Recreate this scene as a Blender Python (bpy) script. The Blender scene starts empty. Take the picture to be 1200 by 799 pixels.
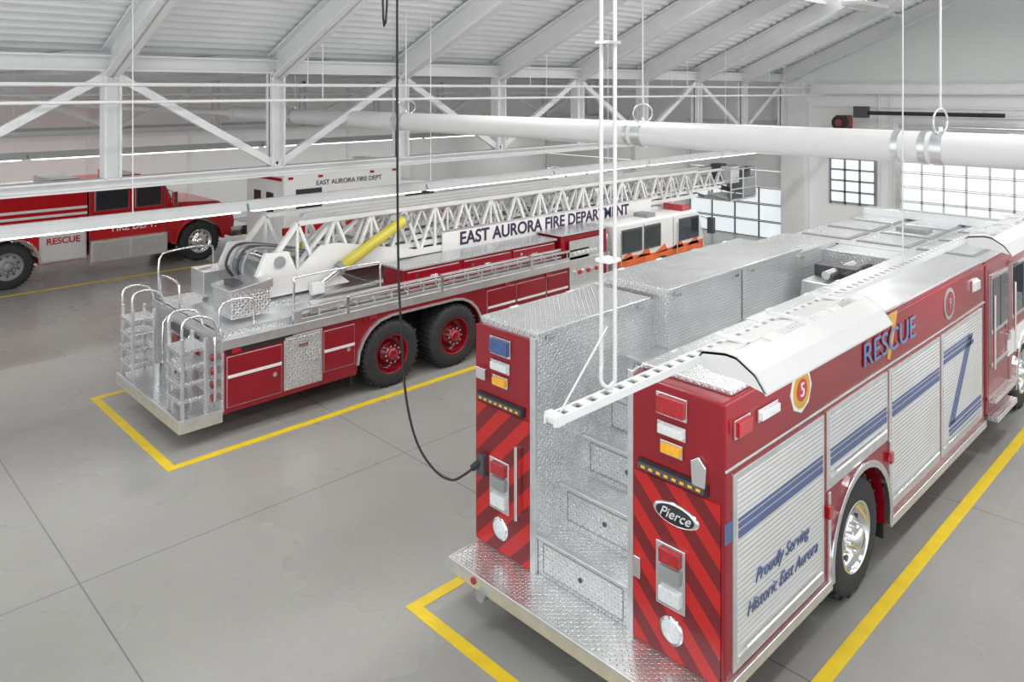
import bpy, math, random, bmesh
from mathutils import Vector, Matrix
random.seed(3)
sc=bpy.context.scene
COL=sc.collection
# ---------------------------------------------------------------- materials
def nn(nt,t,**k):
    n=nt.nodes.new(t)
    for a,b in k.items(): setattr(n,a,b)
    return n
def mat(name,c,rough=.5,metal=0,var=.06,vs=4,emis=0,coat=0,bump=0,bs=60,coord='Object'):
    m=bpy.data.materials.new(name); m.use_nodes=True; nt=m.node_tree; b=nt.nodes['Principled BSDF']
    b.inputs['Roughness'].default_value=rough; b.inputs['Metallic'].default_value=metal
    b.inputs['Coat Weight'].default_value=coat; b.inputs['Coat Roughness'].default_value=.05
    tc=nn(nt,'ShaderNodeTexCoord'); no=nn(nt,'ShaderNodeTexNoise'); no.inputs['Scale'].default_value=vs; no.inputs['Detail'].default_value=4
    nt.links.new(tc.outputs[coord],no.inputs['Vector'])
    r=nn(nt,'ShaderNodeValToRGB'); r.color_ramp.elements[0].position=.3; r.color_ramp.elements[1].position=.7
    r.color_ramp.elements[0].color=[max(0,x*(1-var)) for x in c]+[1]; r.color_ramp.elements[1].color=[min(1,x*(1+var)) for x in c]+[1]
    nt.links.new(no.outputs['Fac'],r.inputs['Fac']); nt.links.new(r.outputs['Color'],b.inputs['Base Color'])
    if emis:
        b.inputs['Emission Color'].default_value=list(c)+[1]; b.inputs['Emission Strength'].default_value=emis
    if bump:
        n2=nn(nt,'ShaderNodeTexNoise'); n2.inputs['Scale'].default_value=bs; nt.links.new(tc.outputs[coord],n2.inputs['Vector'])
        bu=nn(nt,'ShaderNodeBump'); bu.inputs['Strength'].default_value=bump; bu.inputs['Distance'].default_value=.01
        nt.links.new(n2.outputs['Fac'],bu.inputs['Height']); nt.links.new(bu.outputs['Normal'],b.inputs['Normal'])
    return m
def M_(nt,op,a,b=None,c=None):
    n=nn(nt,'ShaderNodeMath',operation=op)
    for i,v in enumerate((a,b,c)):
        if v is None: continue
        if isinstance(v,(int,float)): n.inputs[i].default_value=v
        else: nt.links.new(v,n.inputs[i])
    return n.outputs[0]
def diamond(name,c=(.78,.79,.8),cell=.032,rough=.28):
    m=mat(name,c,rough,.85,.08,3); nt=m.node_tree; b=nt.nodes['Principled BSDF']
    uv=nn(nt,'ShaderNodeUVMap'); sp=nn(nt,'ShaderNodeSeparateXYZ'); nt.links.new(uv.outputs[0],sp.inputs[0])
    u=M_(nt,'DIVIDE',sp.outputs[0],cell); v=M_(nt,'DIVIDE',sp.outputs[1],cell)
    fu=M_(nt,'FLOOR',u); fv=M_(nt,'FLOOR',v)
    par=M_(nt,'FLOORED_MODULO',M_(nt,'ADD',fu,fv),2)
    x=M_(nt,'SUBTRACT',M_(nt,'SUBTRACT',u,fu),.5); y=M_(nt,'SUBTRACT',M_(nt,'SUBTRACT',v,fv),.5)
    a=M_(nt,'ADD',x,y); d=M_(nt,'SUBTRACT',x,y)
    ip=M_(nt,'SUBTRACT',1,par)
    A=M_(nt,'ADD',M_(nt,'MULTIPLY',a,par),M_(nt,'MULTIPLY',d,ip))
    D=M_(nt,'ADD',M_(nt,'MULTIPLY',d,par),M_(nt,'MULTIPLY',a,ip))
    q=M_(nt,'ADD',M_(nt,'POWER',M_(nt,'MULTIPLY',M_(nt,'ABSOLUTE',A),1.4),2),M_(nt,'POWER',M_(nt,'MULTIPLY',M_(nt,'ABSOLUTE',D),4.2),2))
    h=nn(nt,'ShaderNodeClamp'); nt.links.new(M_(nt,'SUBTRACT',1,q),h.inputs[0])
    bu=nn(nt,'ShaderNodeBump'); bu.inputs['Strength'].default_value=.7; bu.inputs['Distance'].default_value=.008
    nt.links.new(h.outputs[0],bu.inputs['Height']); nt.links.new(bu.outputs['Normal'],b.inputs['Normal'])
    rr=M_(nt,'SUBTRACT',.3,M_(nt,'MULTIPLY',h.outputs[0],.16)); nt.links.new(rr,b.inputs['Roughness'])
    return m
def ribbed(name,c,pitch=.03,axis=2,rough=.35,metal=.4,strength=.6):
    m=mat(name,c,rough,metal,.04,2); nt=m.node_tree; b=nt.nodes['Principled BSDF']
    tc=nn(nt,'ShaderNodeTexCoord'); sp=nn(nt,'ShaderNodeSeparateXYZ'); nt.links.new(tc.outputs['Object'],sp.inputs[0])
    s=M_(nt,'ABSOLUTE',M_(nt,'SINE',M_(nt,'MULTIPLY',sp.outputs[axis],math.pi/pitch)))
    bu=nn(nt,'ShaderNodeBump'); bu.inputs['Strength'].default_value=strength; bu.inputs['Distance'].default_value=.006
    nt.links.new(s,bu.inputs['Height']); nt.links.new(bu.outputs['Normal'],b.inputs['Normal'])
    return m
def chevron(name,yc):
    m=mat(name,(.8,.02,.02),.3,0,.03,3,coat=.3); nt=m.node_tree; b=nt.nodes['Principled BSDF']
    tc=nn(nt,'ShaderNodeTexCoord'); sp=nn(nt,'ShaderNodeSeparateXYZ'); nt.links.new(tc.outputs['Object'],sp.inputs[0])
    s=M_(nt,'ADD',sp.outputs[2],M_(nt,'ABSOLUTE',M_(nt,'SUBTRACT',sp.outputs[1],yc)))
    p=M_(nt,'GREATER_THAN',M_(nt,'FRACT',M_(nt,'DIVIDE',s,.3)),.5)
    mx=nn(nt,'ShaderNodeMix',data_type='RGBA'); nt.links.new(p,mx.inputs[0])
    mx.inputs[6].default_value=(.5,.008,.008,1); mx.inputs[7].default_value=(.17,.004,.009,1)
    nt.links.new(mx.outputs[2],b.inputs['Base Color'])
    return m
def floor_mat():
    m=mat('concrete_floor',(.345,.34,.322),.3,0,.025,.3); nt=m.node_tree; b=nt.nodes['Principled BSDF']
    ramp=[n for n in nt.nodes if n.type=='VALTORGB'][0]
    tc=nn(nt,'ShaderNodeTexCoord')
    n2=nn(nt,'ShaderNodeTexNoise'); n2.inputs['Scale'].default_value=.55; n2.inputs['Detail'].default_value=3; n2.inputs['Roughness'].default_value=.5; nt.links.new(tc.outputs['Object'],n2.inputs['Vector'])
    n3=nn(nt,'ShaderNodeTexNoise'); n3.inputs['Scale'].default_value=14; n3.inputs['Detail'].default_value=5; nt.links.new(tc.outputs['Object'],n3.inputs['Vector'])
    f=M_(nt,'ADD',M_(nt,'MULTIPLY_ADD',n2.outputs['Fac'],.3,.8),M_(nt,'MULTIPLY_ADD',n3.outputs['Fac'],.12,-.06))
    sp=nn(nt,'ShaderNodeSeparateXYZ'); nt.links.new(tc.outputs['Object'],sp.inputs[0])
    def joint(o,off,p):
        q=M_(nt,'DIVIDE',M_(nt,'SUBTRACT',o,off),p)
        return M_(nt,'LESS_THAN',M_(nt,'MULTIPLY',M_(nt,'ABSOLUTE',M_(nt,'SUBTRACT',q,M_(nt,'ROUND',q))),p),.007)
    j=M_(nt,'MAXIMUM',joint(sp.outputs[0],2.03,3.55),joint(sp.outputs[1],7.6,6.7))
    f2=M_(nt,'MULTIPLY',f,M_(nt,'SUBTRACT',1,M_(nt,'MULTIPLY',j,.45)))
    mx=nn(nt,'ShaderNodeVectorMath',operation='SCALE'); nt.links.new(ramp.outputs[0],mx.inputs[0]); nt.links.new(f2,mx.inputs['Scale'])
    nt.links.new(mx.outputs[0],b.inputs['Base Color'])
    nt.links.new(M_(nt,'MULTIPLY_ADD',n2.outputs['Fac'],.15,.2),b.inputs['Roughness'])
    return m
RED=mat('red_paint',(.255,.003,.012),.16,0,.05,1.5,coat=.25)
BRED=mat('bright_red_paint',(.5,.008,.012),.2,0,.05,1.5,coat=.25)
CHEV=chevron('chevron_red',3.94)
WHITE=mat('white_paint',(.76,.76,.755),.4,0,.02)
FIXW=mat('fixture_grey_white',(.55,.56,.56),.5,0,.03)
STEELW=mat('white_steel',(.8,.81,.81),.5,0,.03)
WALLM=mat('wall_white',(.86,.87,.87),.7,0,.02,1)
GREEN=mat('pale_green_panel',(.74,.78,.76),.6,0,.02,1)
DECK=mat('roof_deck_white',(.82,.84,.85),.5,0,.03,2)
DP=diamond('diamond_plate')
DPF=diamond('diamond_plate_fine',(.72,.73,.74),.04)
ALU=mat('brushed_aluminium',(.74,.75,.76),.32,.85,.08,8)
CHR=mat('chrome',(.85,.85,.87),.12,1,.03)
ROLL=ribbed('rollup_door_silver',(.64,.64,.635),.036,2,.36,.3,.5)
BLACK=mat('black_rubber',(.018,.018,.02),.6,0,.2,20)
TIRE=mat('tyre_rubber',(.03,.03,.032),.75,0,.25,14,bump=.3)
DARK=mat('dark_grey',(.07,.07,.08),.45,0,.1)
GREY=mat('mid_grey',(.3,.31,.32),.5,.2,.08)
GLASS=mat('dark_glass',(.03,.04,.045),.06,0,.1,2,coat=.5)
BLUE=mat('blue_stripe',(.08,.11,.24),.35,0,.05)
BLUEL=mat('blue_lettering',(.14,.2,.38),.35,0,.05)
NAVY=mat('navy_lettering',(.04,.02,.07),.4,0,.05)
GOLD=mat('gold_leaf',(.75,.42,.06),.3,.4,.08)
AMBER=mat('amber_lens',(.85,.42,.03),.2,0,.1,30)
YEL=mat('yellow_line_paint',(.8,.57,.02),.5,0,.08,6)
OLIVE=mat('yellow_cylinder',(.6,.52,.07),.4,0,.08)
RLENS=mat('red_lens',(.4,.006,.014),.12,0,.2,40,coat=.8)
BLENS=mat('blue_lens',(.04,.09,.26),.12,0,.2,40,coat=.8)
WLENS=mat('clear_lens',(.75,.77,.79),.12,.1,.1,40,coat=.8)
ORANGE=mat('orange_flame',(.75,.13,.02),.3,0,.25,3,coat=.4)
SKYG=mat('frosted_glazing',(.78,.84,.87),.3,0,.05,1,emis=.65)
TUBE=mat('lamp_tube',(1,1,.97),.3,0,0,1,emis=3)
# ---------------------------------------------------------------- mesh builder
def empty(name,loc=(0,0,0)):
    e=bpy.data.objects.new(name,None); e.location=loc; e.empty_display_size=.3; COL.objects.link(e); return e
def par(o,p):
    if p is not None:
        o.parent=p; o.matrix_parent_inverse=Matrix.Translation(-Vector(p.location))
class MB:
    def __init__(s,name,parent=None): s.n=name;s.p=parent;s.v=[];s.f=[];s.mi=[];s.sm=[];s.mats=[]
    def add(s,vs,fs,m,smooth=False):
        if m not in s.mats: s.mats.append(m)
        k=s.mats.index(m); b=len(s.v); s.v+= [tuple(v) for v in vs]
        for f in fs: s.f.append([i+b for i in f]); s.mi.append(k); s.sm.append(smooth)
    def box(s,x0,x1,y0,y1,z0,z1,m):
        s.add([(x0,y0,z0),(x1,y0,z0),(x1,y1,z0),(x0,y1,z0),(x0,y0,z1),(x1,y0,z1),(x1,y1,z1),(x0,y1,z1)],
              [(0,1,2,3),(4,7,6,5),(0,4,5,1),(1,5,6,2),(2,6,7,3),(3,7,4,0)],m)
    def bar(s,p0,p1,w,h,m):
        p0=Vector(p0);p1=Vector(p1);t=(p1-p0).normalized()
        up=Vector((0,0,1)) if abs(t.z)<.95 else Vector((1,0,0))
        a=t.cross(up).normalized(); b=a.cross(t).normalized()
        vs=[p+a*(i*w/2)+b*(j*h/2) for p in (p0,p1) for i,j in((-1,-1),(1,-1),(1,1),(-1,1))]
        s.add(vs,[(0,1,2,3),(4,7,6,5),(0,4,5,1),(1,5,6,2),(2,6,7,3),(3,7,4,0)],m)
    def ibeam(s,p0,p1,w,h,m,t=.025):
        p0=Vector(p0);p1=Vector(p1);d=(p1-p0).normalized()
        up=Vector((0,0,1)) if abs(d.z)<.95 else Vector((1,0,0))
        a=d.cross(up).normalized(); b=a.cross(d).normalized()
        s.bar(p0,p1,t,h,m)
        for q in(-1,1): s.bar(p0+b*(q*(h/2-t/2)),p1+b*(q*(h/2-t/2)),w,t,m)
    def cyl(s,p0,p1,r,m,n=14,r2=None):
        r2=r if r2 is None else r2
        p0=Vector(p0);p1=Vector(p1);t=(p1-p0).normalized()
        up=Vector((0,0,1)) if abs(t.z)<.95 else Vector((1,0,0))
        a=t.cross(up).normalized(); b=a.cross(t).normalized()
        vs=[];
        for p,rr in((p0,r),(p1,r2)):
            for i in range(n):
                q=2*math.pi*i/n; vs.append(p+a*(rr*math.cos(q))+b*(rr*math.sin(q)))
        s.add(vs,[(i,(i+1)%n,n+(i+1)%n,n+i) for i in range(n)],m,True)
        s.add(vs,[tuple(range(n)),tuple(range(n,2*n))],m)
    def tube(s,pts,r,m,n=8,sub=0):
        P=[Vector(p) for p in pts]
        if sub:
            Q=[]
            for i in range(len(P)-1):
                a=P[max(i-1,0)];b=P[i];c=P[i+1];d=P[min(i+2,len(P)-1)]
                for k in range(sub):
                    t=k/sub
                    Q.append(.5*((2*b)+(c-a)*t+(2*a-5*b+4*c-d)*t*t+(3*b-a-3*c+d)*t**3))
            Q.append(P[-1]);P=Q
        vs=[];pa=None
        for i,p in enumerate(P):
            t=((P[min(i+1,len(P)-1)]-P[max(i-1,0)])).normalized()
            if pa is None:
                up=Vector((0,0,1)) if abs(t.z)<.9 else Vector((1,0,0)); a=t.cross(up).normalized()
            else: a=(pa-t*pa.dot(t)).normalized()
            pa=a;b=t.cross(a)
            for k in range(n):
                q=2*math.pi*k/n; vs.append(p+a*(r*math.cos(q))+b*(r*math.sin(q)))
        fs=[]
        for i in range(len(P)-1):
            for k in range(n): fs.append((i*n+k,i*n+(k+1)%n,(i+1)*n+(k+1)%n,(i+1)*n+k))
        fs+= [tuple(range(n)),tuple(range((len(P)-1)*n,len(P)*n))]
        s.add(vs,fs,m,True)
    def prism(s,pts,ax,a0,a1,m):
        f={'y':lambda p,a:(p[0],a,p[1]),'x':lambda p,a:(a,p[0],p[1]),'z':lambda p,a:(p[0],p[1],a)}[ax]
        n=len(pts); vs=[f(p,a0) for p in pts]+[f(p,a1) for p in pts]
        s.add(vs,[tuple(range(n)),tuple(range(n,2*n))]+[(i,(i+1)%n,n+(i+1)%n,n+i) for i in range(n)],m)
    def lathe(s,prof,c,ax,m,n=32,smooth=True):
        c=Vector(c); vs=[];k=len(prof)
        for i in range(n):
            q=2*math.pi*i/n
            for r,t in prof:
                if ax=='y': vs.append(c+Vector((r*math.cos(q),t,r*math.sin(q))))
                elif ax=='x': vs.append(c+Vector((t,r*math.cos(q),r*math.sin(q))))
                else: vs.append(c+Vector((r*math.cos(q),r*math.sin(q),t)))
        fs=[(i*k+j,((i+1)%n)*k+j,((i+1)%n)*k+j+1,i*k+j+1) for i in range(n) for j in range(k-1)]
        s.add(vs,fs,m,smooth)
    def done(s,bevel=0):
        me=bpy.data.meshes.new(s.n); me.from_pydata(s.v,[],s.f)
        for m in s.mats: me.materials.append(m)
        for p,k,q in zip(me.polygons,s.mi,s.sm): p.material_index=k; p.use_smooth=q
        bm=bmesh.new(); bm.from_mesh(me); bmesh.ops.recalc_face_normals(bm,faces=bm.faces)
        uv=bm.loops.layers.uv.new('UVMap')
        for f in bm.faces:
            a=[abs(x) for x in f.normal]; i=a.index(max(a))
            for l in f.loops:
                c=l.vert.co; l[uv].uv=((c.y,c.z),(c.x,c.z),(c.x,c.y))[i]
        bm.to_mesh(me); bm.free()
        o=bpy.data.objects.new(s.n,me); COL.objects.link(o); par(o,s.p)
        if bevel:
            b=o.modifiers.new('bevel','BEVEL'); b.width=bevel; b.segments=2; b.limit_method='ANGLE'; b.angle_limit=.7
        return o
def text(body,loc,size,m,parent,face='side',shear=0,sx=1,name='lettering',ext=.003,off=0):
    c=bpy.data.curves.new(name,'FONT'); c.body=body; c.size=size; c.extrude=ext; c.align_x='CENTER'; c.align_y='CENTER'; c.shear=shear; c.offset=off
    c.materials.append(m); o=bpy.data.objects.new(name,c); COL.objects.link(o); o.location=loc
    o.rotation_euler=(math.pi/2,0,0) if face=='side' else (math.pi/2,0,-math.pi/2)
    o.scale=(sx,1,1); par(o,parent); return o
def wheel(name,parent,x,y,z,R,W,rim,sgn=1,dish=0):
    """outer face at y, tyre extends to y+sgn*W"""
    b=MB(name,parent)
    T=lambda pr:[(r,t*sgn) for r,t in pr]
    b.lathe(T([(R*.56,.03),(R*.6,.008),(R*.66,0),(R*.88,.004),(R*.95,.02),(R,.05),(R,W-.05),(R*.95,W-.02),(R*.6,W),(R*.5,W)]),(x,y,z),'y',TIRE,44)
    for i in range(40):
        q=2*math.pi*i/40; d=Vector((math.cos(q),0,math.sin(q))); c=Vector((x,y,z))+d*(R+.003)
        o=.03 if i%2 else .045
        b.bar(c+Vector((0,sgn*o,0)),c+Vector((0,sgn*(W-o),0)),.045*R/.5,.022,TIRE)
    k=dish
    b.lathe(T([(R*.6,.006),(R*.575,.0),(R*.56,.02),(R*.53,.05+k),(R*.40,.07+k),(R*.34,.045+k),(R*.3,.03+k*.6),(R*.22,.03+k*.6),(R*.2,-.01),(R*.15,-.04),(R*.0,-.045)]),(x,y,z),'y',rim,36)
    for i in range(10):
        q=2*math.pi*i/10
        cx=x+math.cos(q)*R*.26; cz=z+math.sin(q)*R*.26
        b.cyl((cx,y+sgn*(.03+k*.6),cz),(cx,y-sgn*.005,cz),R*.03,CHR,8)
        cx=x+math.cos(q+.31)*R*.44; cz=z+math.sin(q+.31)*R*.44
        b.cyl((cx,y+sgn*(.07+k),cz),(cx,y+sgn*(.055+k),cz),R*.055,DARK,10)
    return b.done()
def arch(cx,cz,r,n=14,base=None):
    a0=math.asin(max(-1,min(1,(base-cz)/r)))
    out=[]
    for i in range(n+1):
        a=math.pi-a0-(math.pi-2*a0)*i/n
        out.append((cx+r*math.cos(a),cz+r*math.sin(a)))
    return out
# ================================================================= ROOM
XW=21.3; YC=10.4; XN=[3.13+2.213*n for n in range(-3,9)]
b=MB('floor'); b.box(-8,XW+14,-5,26,-.1,0,floor_mat()); b.done()
doors=[(4.3,7.35,3.0),(10.55,13.7,3.0),(16.0,20.0,3.0)]
ys=[-3.5]+[v for d in doors for v in d[:2]]+[25.5]
for i in range(0,len(ys),2):
    b=MB('wall_front'); b.box(XW,XW+.25,ys[i],ys[i+1],0,4.85,WALLM); b.done()
for d in doors:
    b=MB('wall_front'); b.box(XW,XW+.25,d[0],d[1],d[2]+.01,4.85,WALLM); b.done()
sl=(7.9-4.87)/(YC-3.5)
b=MB('wall_gable')
b.prism([(-3.5,4.85),(YC,4.85),(3.5,7.9)],'x',XW,XW+.25,GREEN)
b.box(XW-.04,XW,-3.4,9.6,4.55,4.85,GREEN)
b.done()
b=MB('trim_1')
b.ibeam((XW-.15,-3.3,4.42),(XW-.15,YC-.7,4.42),.2,.3,STEELW)
b.box(XW-.35,XW-.002,YC-.6,YC+.1,0,4.6,STEELW)
b.box(XW-.06,XW-.002,-3.3,YC-.7,3.9,3.96,STEELW); b.box(XW-.05,XW-.002,-3.3,YC-.7,3.3,3.34,STEELW)
b.done(.01)
for n,(y0,y1,zt) in enumerate(doors):
    b=MB('door_%d'%(n+1))
    if n==0: rows,glz,cols,FM,fw=8,(1,2,3,4,5,6),6,WHITE,.025
    else: rows,glz,cols,FM,fw=6,(0,1,2),4,DARK,.022
    h=zt/rows; xa,xb=XW-.05,XW-.01
    for r in range(rows):
        z0=r*h+.008; z1=(r+1)*h-.008
        if r in glz:
            b.box(xa,xb,y0,y1,z0,z0+fw,FM); b.box(xa,xb,y0,y1,z1-fw,z1,FM)
            for q in range(cols+1):
                yy=y0+(y1-y0)*q/cols; b.box(xa,xb,max(y0,yy-fw),min(y1,yy+fw),z0,z1,FM)
            b.box(xa+.015,xa+.022,y0,y1,z0+.02,z1-.02,SKYG)
        else:
            b.box(xa,xb,y0,y1,z0,z1,WHITE)
            b.box(xa-.01,xa,y0,y1,(z0+z1)/2-.01,(z0+z1)/2+.01,STEELW)
    b.box(XW-.09,XW-.005,y0-.12,y0,0,zt+.1,ALU); b.box(XW-.09,XW-.005,y1,y1+.12,0,zt+.1,ALU); b.box(XW-.09,XW-.005,y0,y1,zt,zt+.12,ALU)
    for yy in (y0,y1): b.bar((XW-.01,yy,zt+.3),(XW-2.6,yy,zt+.45),.05,.08,ALU)
    b.cyl((XW-.2,y0,zt+.45),(XW-.2,y1,zt+.45),.04,ALU)
    b.done()
b=MB('window_1')
b.box(XW-.03,XW-.004,8.0,9.2,1.3,2.5,SKYG)
for yy in (8.0,8.4,8.8,9.2): b.box(XW-.05,XW-.002,yy-.03,yy+.03,1.25,2.55,GREY)
for zz in (1.3,1.6,1.9,2.2,2.5): b.box(XW-.05,XW-.002,8.0,9.2,zz-.025,zz+.025,GREY)
b.done()
b=MB('wall_left'); b.box(-6,XW,25.5,25.7,0,4.95,WALLM)
for i in range(9): b.box(-5+3*i,-4.9+3*i,25.42,25.5,0,4.9,STEELW)
b.box(-6,XW,25.44,25.5,2.9,3.0,STEELW)
b.done()
b=MB('ceiling')
def deckside(ya,yb):
    L=abs(ya-yb); n=int(L/.16); pts=[]
    for i in range(n):
        for f,dz in ((0,0),(.35,0),(.5,.05),(.85,.05)):
            y=ya+(yb-ya)*(i+f)/n; base=4.95+ (sl*(YC-y) if y>3.5 else sl*(y+3.4))
            pts.append((y,base+dz))
    vs=[(x,y,z) for x in(-6,XW) for y,z in pts]; k=len(pts)
    b.add(vs,[(i,i+1,k+i+1,k+i) for i in range(k-1)],DECK)
deckside(YC+.2,3.5); deckside(-3.4,3.5)
b.box(-6,XW,YC+.15,25.5,4.95,5.1,DECK)
b.done()
b=MB('roof_rafters')
for x in XN:
    b.ibeam((x,YC,4.72),(x,3.5,4.72+sl*(YC-3.5)),.2,.36,STEELW,.03)
    b.ibeam((x,-3.4,4.72),(x,3.5,4.72+sl*(YC-3.5)),.2,.36,STEELW,.03)
    b.ibeam((x,YC,4.82),(x,25.4,4.82),.16,.22,STEELW,.02)
for y in (7.2,): b.bar((-6,y,4.85+sl*(YC-y)),(XW,y,4.85+sl*(YC-y)),.05,.08,STEELW)
b.done()
b=MB('roof_truss')
b.ibeam((-6,YC,4.72),(XW-.35,YC,4.72),.22,.2,STEELW)
b.ibeam((-6,YC,3.22),(XW-.35,YC,3.22),.2,.14,STEELW)
for i,x in enumerate(XN):
    b.ibeam((x,YC,3.28),(x,YC,4.66),.2,.2,STEELW)
    if i+1<len(XN):
        xa=XN[i+1]
        if (i-3)%2==0: b.bar((x,YC,4.6),(xa,YC,3.3),.09,.1,STEELW)
        else: b.bar((x,YC,3.3),(xa,YC,4.6),.09,.1,STEELW)
b.done()
b=MB('rear_roof_truss')
for z,h in ((4.6,.18),(3.5,.12)): b.ibeam((-6,17.6,z),(XW-.02,17.6,z),.18,h,STEELW)
for i,x in enumerate(XN):
    b.ibeam((x,17.6,3.5),(x,17.6,4.6),.16,.16,STEELW)
    if i+1<len(XN):
        b.bar((x,17.6,4.55 if i%2 else 3.55),(XN[i+1],17.6,3.55 if i%2 else 4.55),.08,.09,STEELW)
b.done()
b=MB('sprinkler_pipes')
for y,z,r in ((9.7,4.45,.025),(9.3,4.25,.02),(15.0,4.3,.03),(20.5,4.2,.03)): b.cyl((-6,y,z),(XW-.1,y,z),r,STEELW,8)
for x in XN[2::2]:
    for y,z in ((9.7,4.45),(9.3,4.25)): b.cyl((x+.12,y,z),(x+.12,y,4.9+sl*(YC-y)),.007,STEELW,6)
b.done()
b=MB('round_duct')
b.cyl((6.63,-3.2,3.93),(6.63,14.4,3.93),.13,WHITE,28)
b.cyl((6.63,14.38,3.93),(6.63,14.6,3.93),.14,WHITE,28)
b.cyl((6.63,14.5,3.93),(6.63,25.4,3.93),.065,WHITE,16)
for y in (2.1,2.3,4.9,5.0,9.1,9.17,12.2): b.cyl((6.63,y-.02,3.93),(6.63,y+.03,3.93),.136,ALU,28)
for y in (2.0,4.85,9.0,12.2):
    b.cyl((6.63,y-.04,3.93),(6.63,y+.04,3.93),.137,ALU,28)
    pts=[(6.63+.17*math.cos(a),y,4.14+.1*math.sin(a)) for a in [math.pi*2*i/20 for i in range(21)]]
    b.tube(pts,.009,ALU,6)
    zt=4.9+max(0,sl*(YC-y)) if y<YC else 4.9
    b.cyl((6.63,y,4.24),(6.63,y,zt),.009,STEELW,6)
    b.cyl((6.63,y,4.05),(6.63,y,4.1),.02,ALU,8)
b.done()
# ================================================================= LIGHT ROWS
def area(name,loc,sx,sy,power,parent,col=(1,.985,.96),up=False):
    l=bpy.data.lights.new(name,'AREA'); l.shape='RECTANGLE'; l.size=sx; l.size_y=sy; l.energy=power; l.color=col
    o=bpy.data.objects.new(name,l); COL.objects.link(o); o.location=loc; par(o,parent)
    if up: o.rotation_euler=(math.pi,0,0)
    return o
ROWS=[]
def light_row(y,z,x0,x1,fx,power,L=2.2,slim=False):
    e=empty('suspended_light_row',((x0+x1)/2,y,z)); ROWS.append(e)
    b=MB('slotted_strut',e)
    SM=FIXW if slim else STEELW
    b.box(x0,x1,y-.035,y-.022,z-.03,z+.006,SM)
    b.box(x0,x1,y+.022,y+.035,z-.03,z+.006,SM)
    n=int((x1-x0)/.1)
    for i in range(n):
        x=x0+.1*i; b.box(x,x+.055,y-.022,y+.022,z-.004,z+.006,SM)
    b.box(x0,x1,y-.022,y+.022,z-.03,z-.026,GREY)
    b.done()
    b=MB('hanger_rods',e)
    x=x0+4.1
    while x<x1:
        zt=4.9+ (sl*(YC-y) if y<YC else 0)
        b.cyl((x,y,z),(x,y,zt),.006,STEELW,6); x+=4.1
    b.done()
    b=MB('light_fixtures',e)
    for f in fx:
        if slim:
            b.prism([(y-.05,z-.03),(y+.05,z-.03),(y+.075,z-.11),(y-.075,z-.11)],'x',f,f+L-.03,FIXW)
            b.cyl((f+.06,y-.03,z-.12),(f+L-.1,y-.03,z-.12),.014,TUBE,8); b.cyl((f+.06,y+.03,z-.12),(f+L-.1,y+.03,z-.12),.014,TUBE,8)
            area('tube_lamp',(f+L/2,y,z-.14),L-.2,.14,power,e)
            continue
        yc=y-.2
        pr=[(yc+.2,z-.02),(yc+.15,z+.035),(yc+.02,z+.055),(yc-.04,z+.05),(yc-.14,z-.01),(yc-.2,z-.09)]
        pr2=[(p[0],p[1]-.012) for p in pr]
        s_=L/2.2
        segs=[(0,.12),(.12,.5),(.5,.62),(.62,.68),(.68,1.06),(1.06,1.18),(1.18,1.56),(1.56,1.62),(1.62,2.0),(2.0,2.2)]
        for j in range(len(pr)-1):
            slot = (j==2)
            for a,c in segs:
                if slot and abs(c-a-.38)<.01: continue
                a*=s_;c*=s_
                vs=[(f+a,)+pr[j],(f+c,)+pr[j],(f+c,)+pr[j+1],(f+a,)+pr[j+1],(f+a,)+pr2[j],(f+c,)+pr2[j],(f+c,)+pr2[j+1],(f+a,)+pr2[j+1]]
                b.add(vs,[(0,1,2,3),(4,5,6,7),(0,1,5,4),(2,3,7,6),(0,3,7,4),(1,2,6,5)],WHITE)
        for xx in (f,f+L-.012): b.prism(pr+[(yc-.05,z-.06),(yc+.1,z-.06)],'x',xx,xx+.012,WHITE)
        for dy in (-.12,.08): b.cyl((f+.06,yc+dy,z-.05),(f+L-.06,yc+dy,z-.05),.012,TUBE,8)
        for q in (.14,.5,.86): b.box(f+q*L-.02,f+q*L+.02,yc+.02,y+.02,z+.05,z+.065,STEELW)
        area('tube_lamp',(f+L/2,yc-.02,z-.08),L-.2,.2,power,e)
    b.done()
light_row(2.23,3.0,2.39,20.5,[3.5,8.0,12.4,16.8],17,1.65)
light_row(8.9,3.05,-1.2,20.5,[-1.2+2.7*i for i in range(8)],14,2.7,True)
light_row(15.4,3.3,-1.0,20.5,[-1+4.3*i for i in range(5)],38,4.3,True)
light_row(22.6,3.4,-1.0,20.5,[-1+4.3*i for i in range(5)],50,4.3,True)
e=empty('added_top_light',(8,3.5,6.7))  # added lamps and their boxes, out of view, to light the truck tops
b=MB('added_lamp_boxes',e)
for x in (-2,2.5,7,11.5,16):
    for y in (1.0,6.2):
        z=4.2+(sl*(YC-y) if y>3.5 else sl*(y+3.4))
        b.box(x-.7,x+.7,y-.2,y+.2,z+.01,z+.09,WHITE); b.cyl((x,y,z+.09),(x,y,z+.7),.01,STEELW,6)
        area('added_top_lamp',(x,y,z),1.3,.36,60 if x<8 else 90,e)
        if y>3: area('added_roof_wash',(x,y,z+.1),1.3,.3,36,e,up=True)  # added upward lamp, out of view, to brighten the roof deck
b.done()
b=MB('wall_conduits')
for y in (7.6,7.9,3.4,0.4): b.cyl((XW-.05,y,0.2),(XW-.05,y,4.3),.025,STEELW,8)
b.cyl((XW-.1,3,3.72),(XW-.1,7.6,3.72),.035,STEELW,8)
b.done()
b=MB('tube_heater'); b.cyl((XW-.5,4.9,3.78),(XW-.5,8.0,3.78),.05,BLACK,12); b.box(XW-.6,XW-.4,8.0,8.35,3.65,3.95,DARK)
for y in (5.4,6.9,8.1): b.box(XW-.5,XW-.004,y-.015,y+.015,3.83,3.86,STEELW)
b.done(.005)
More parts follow.
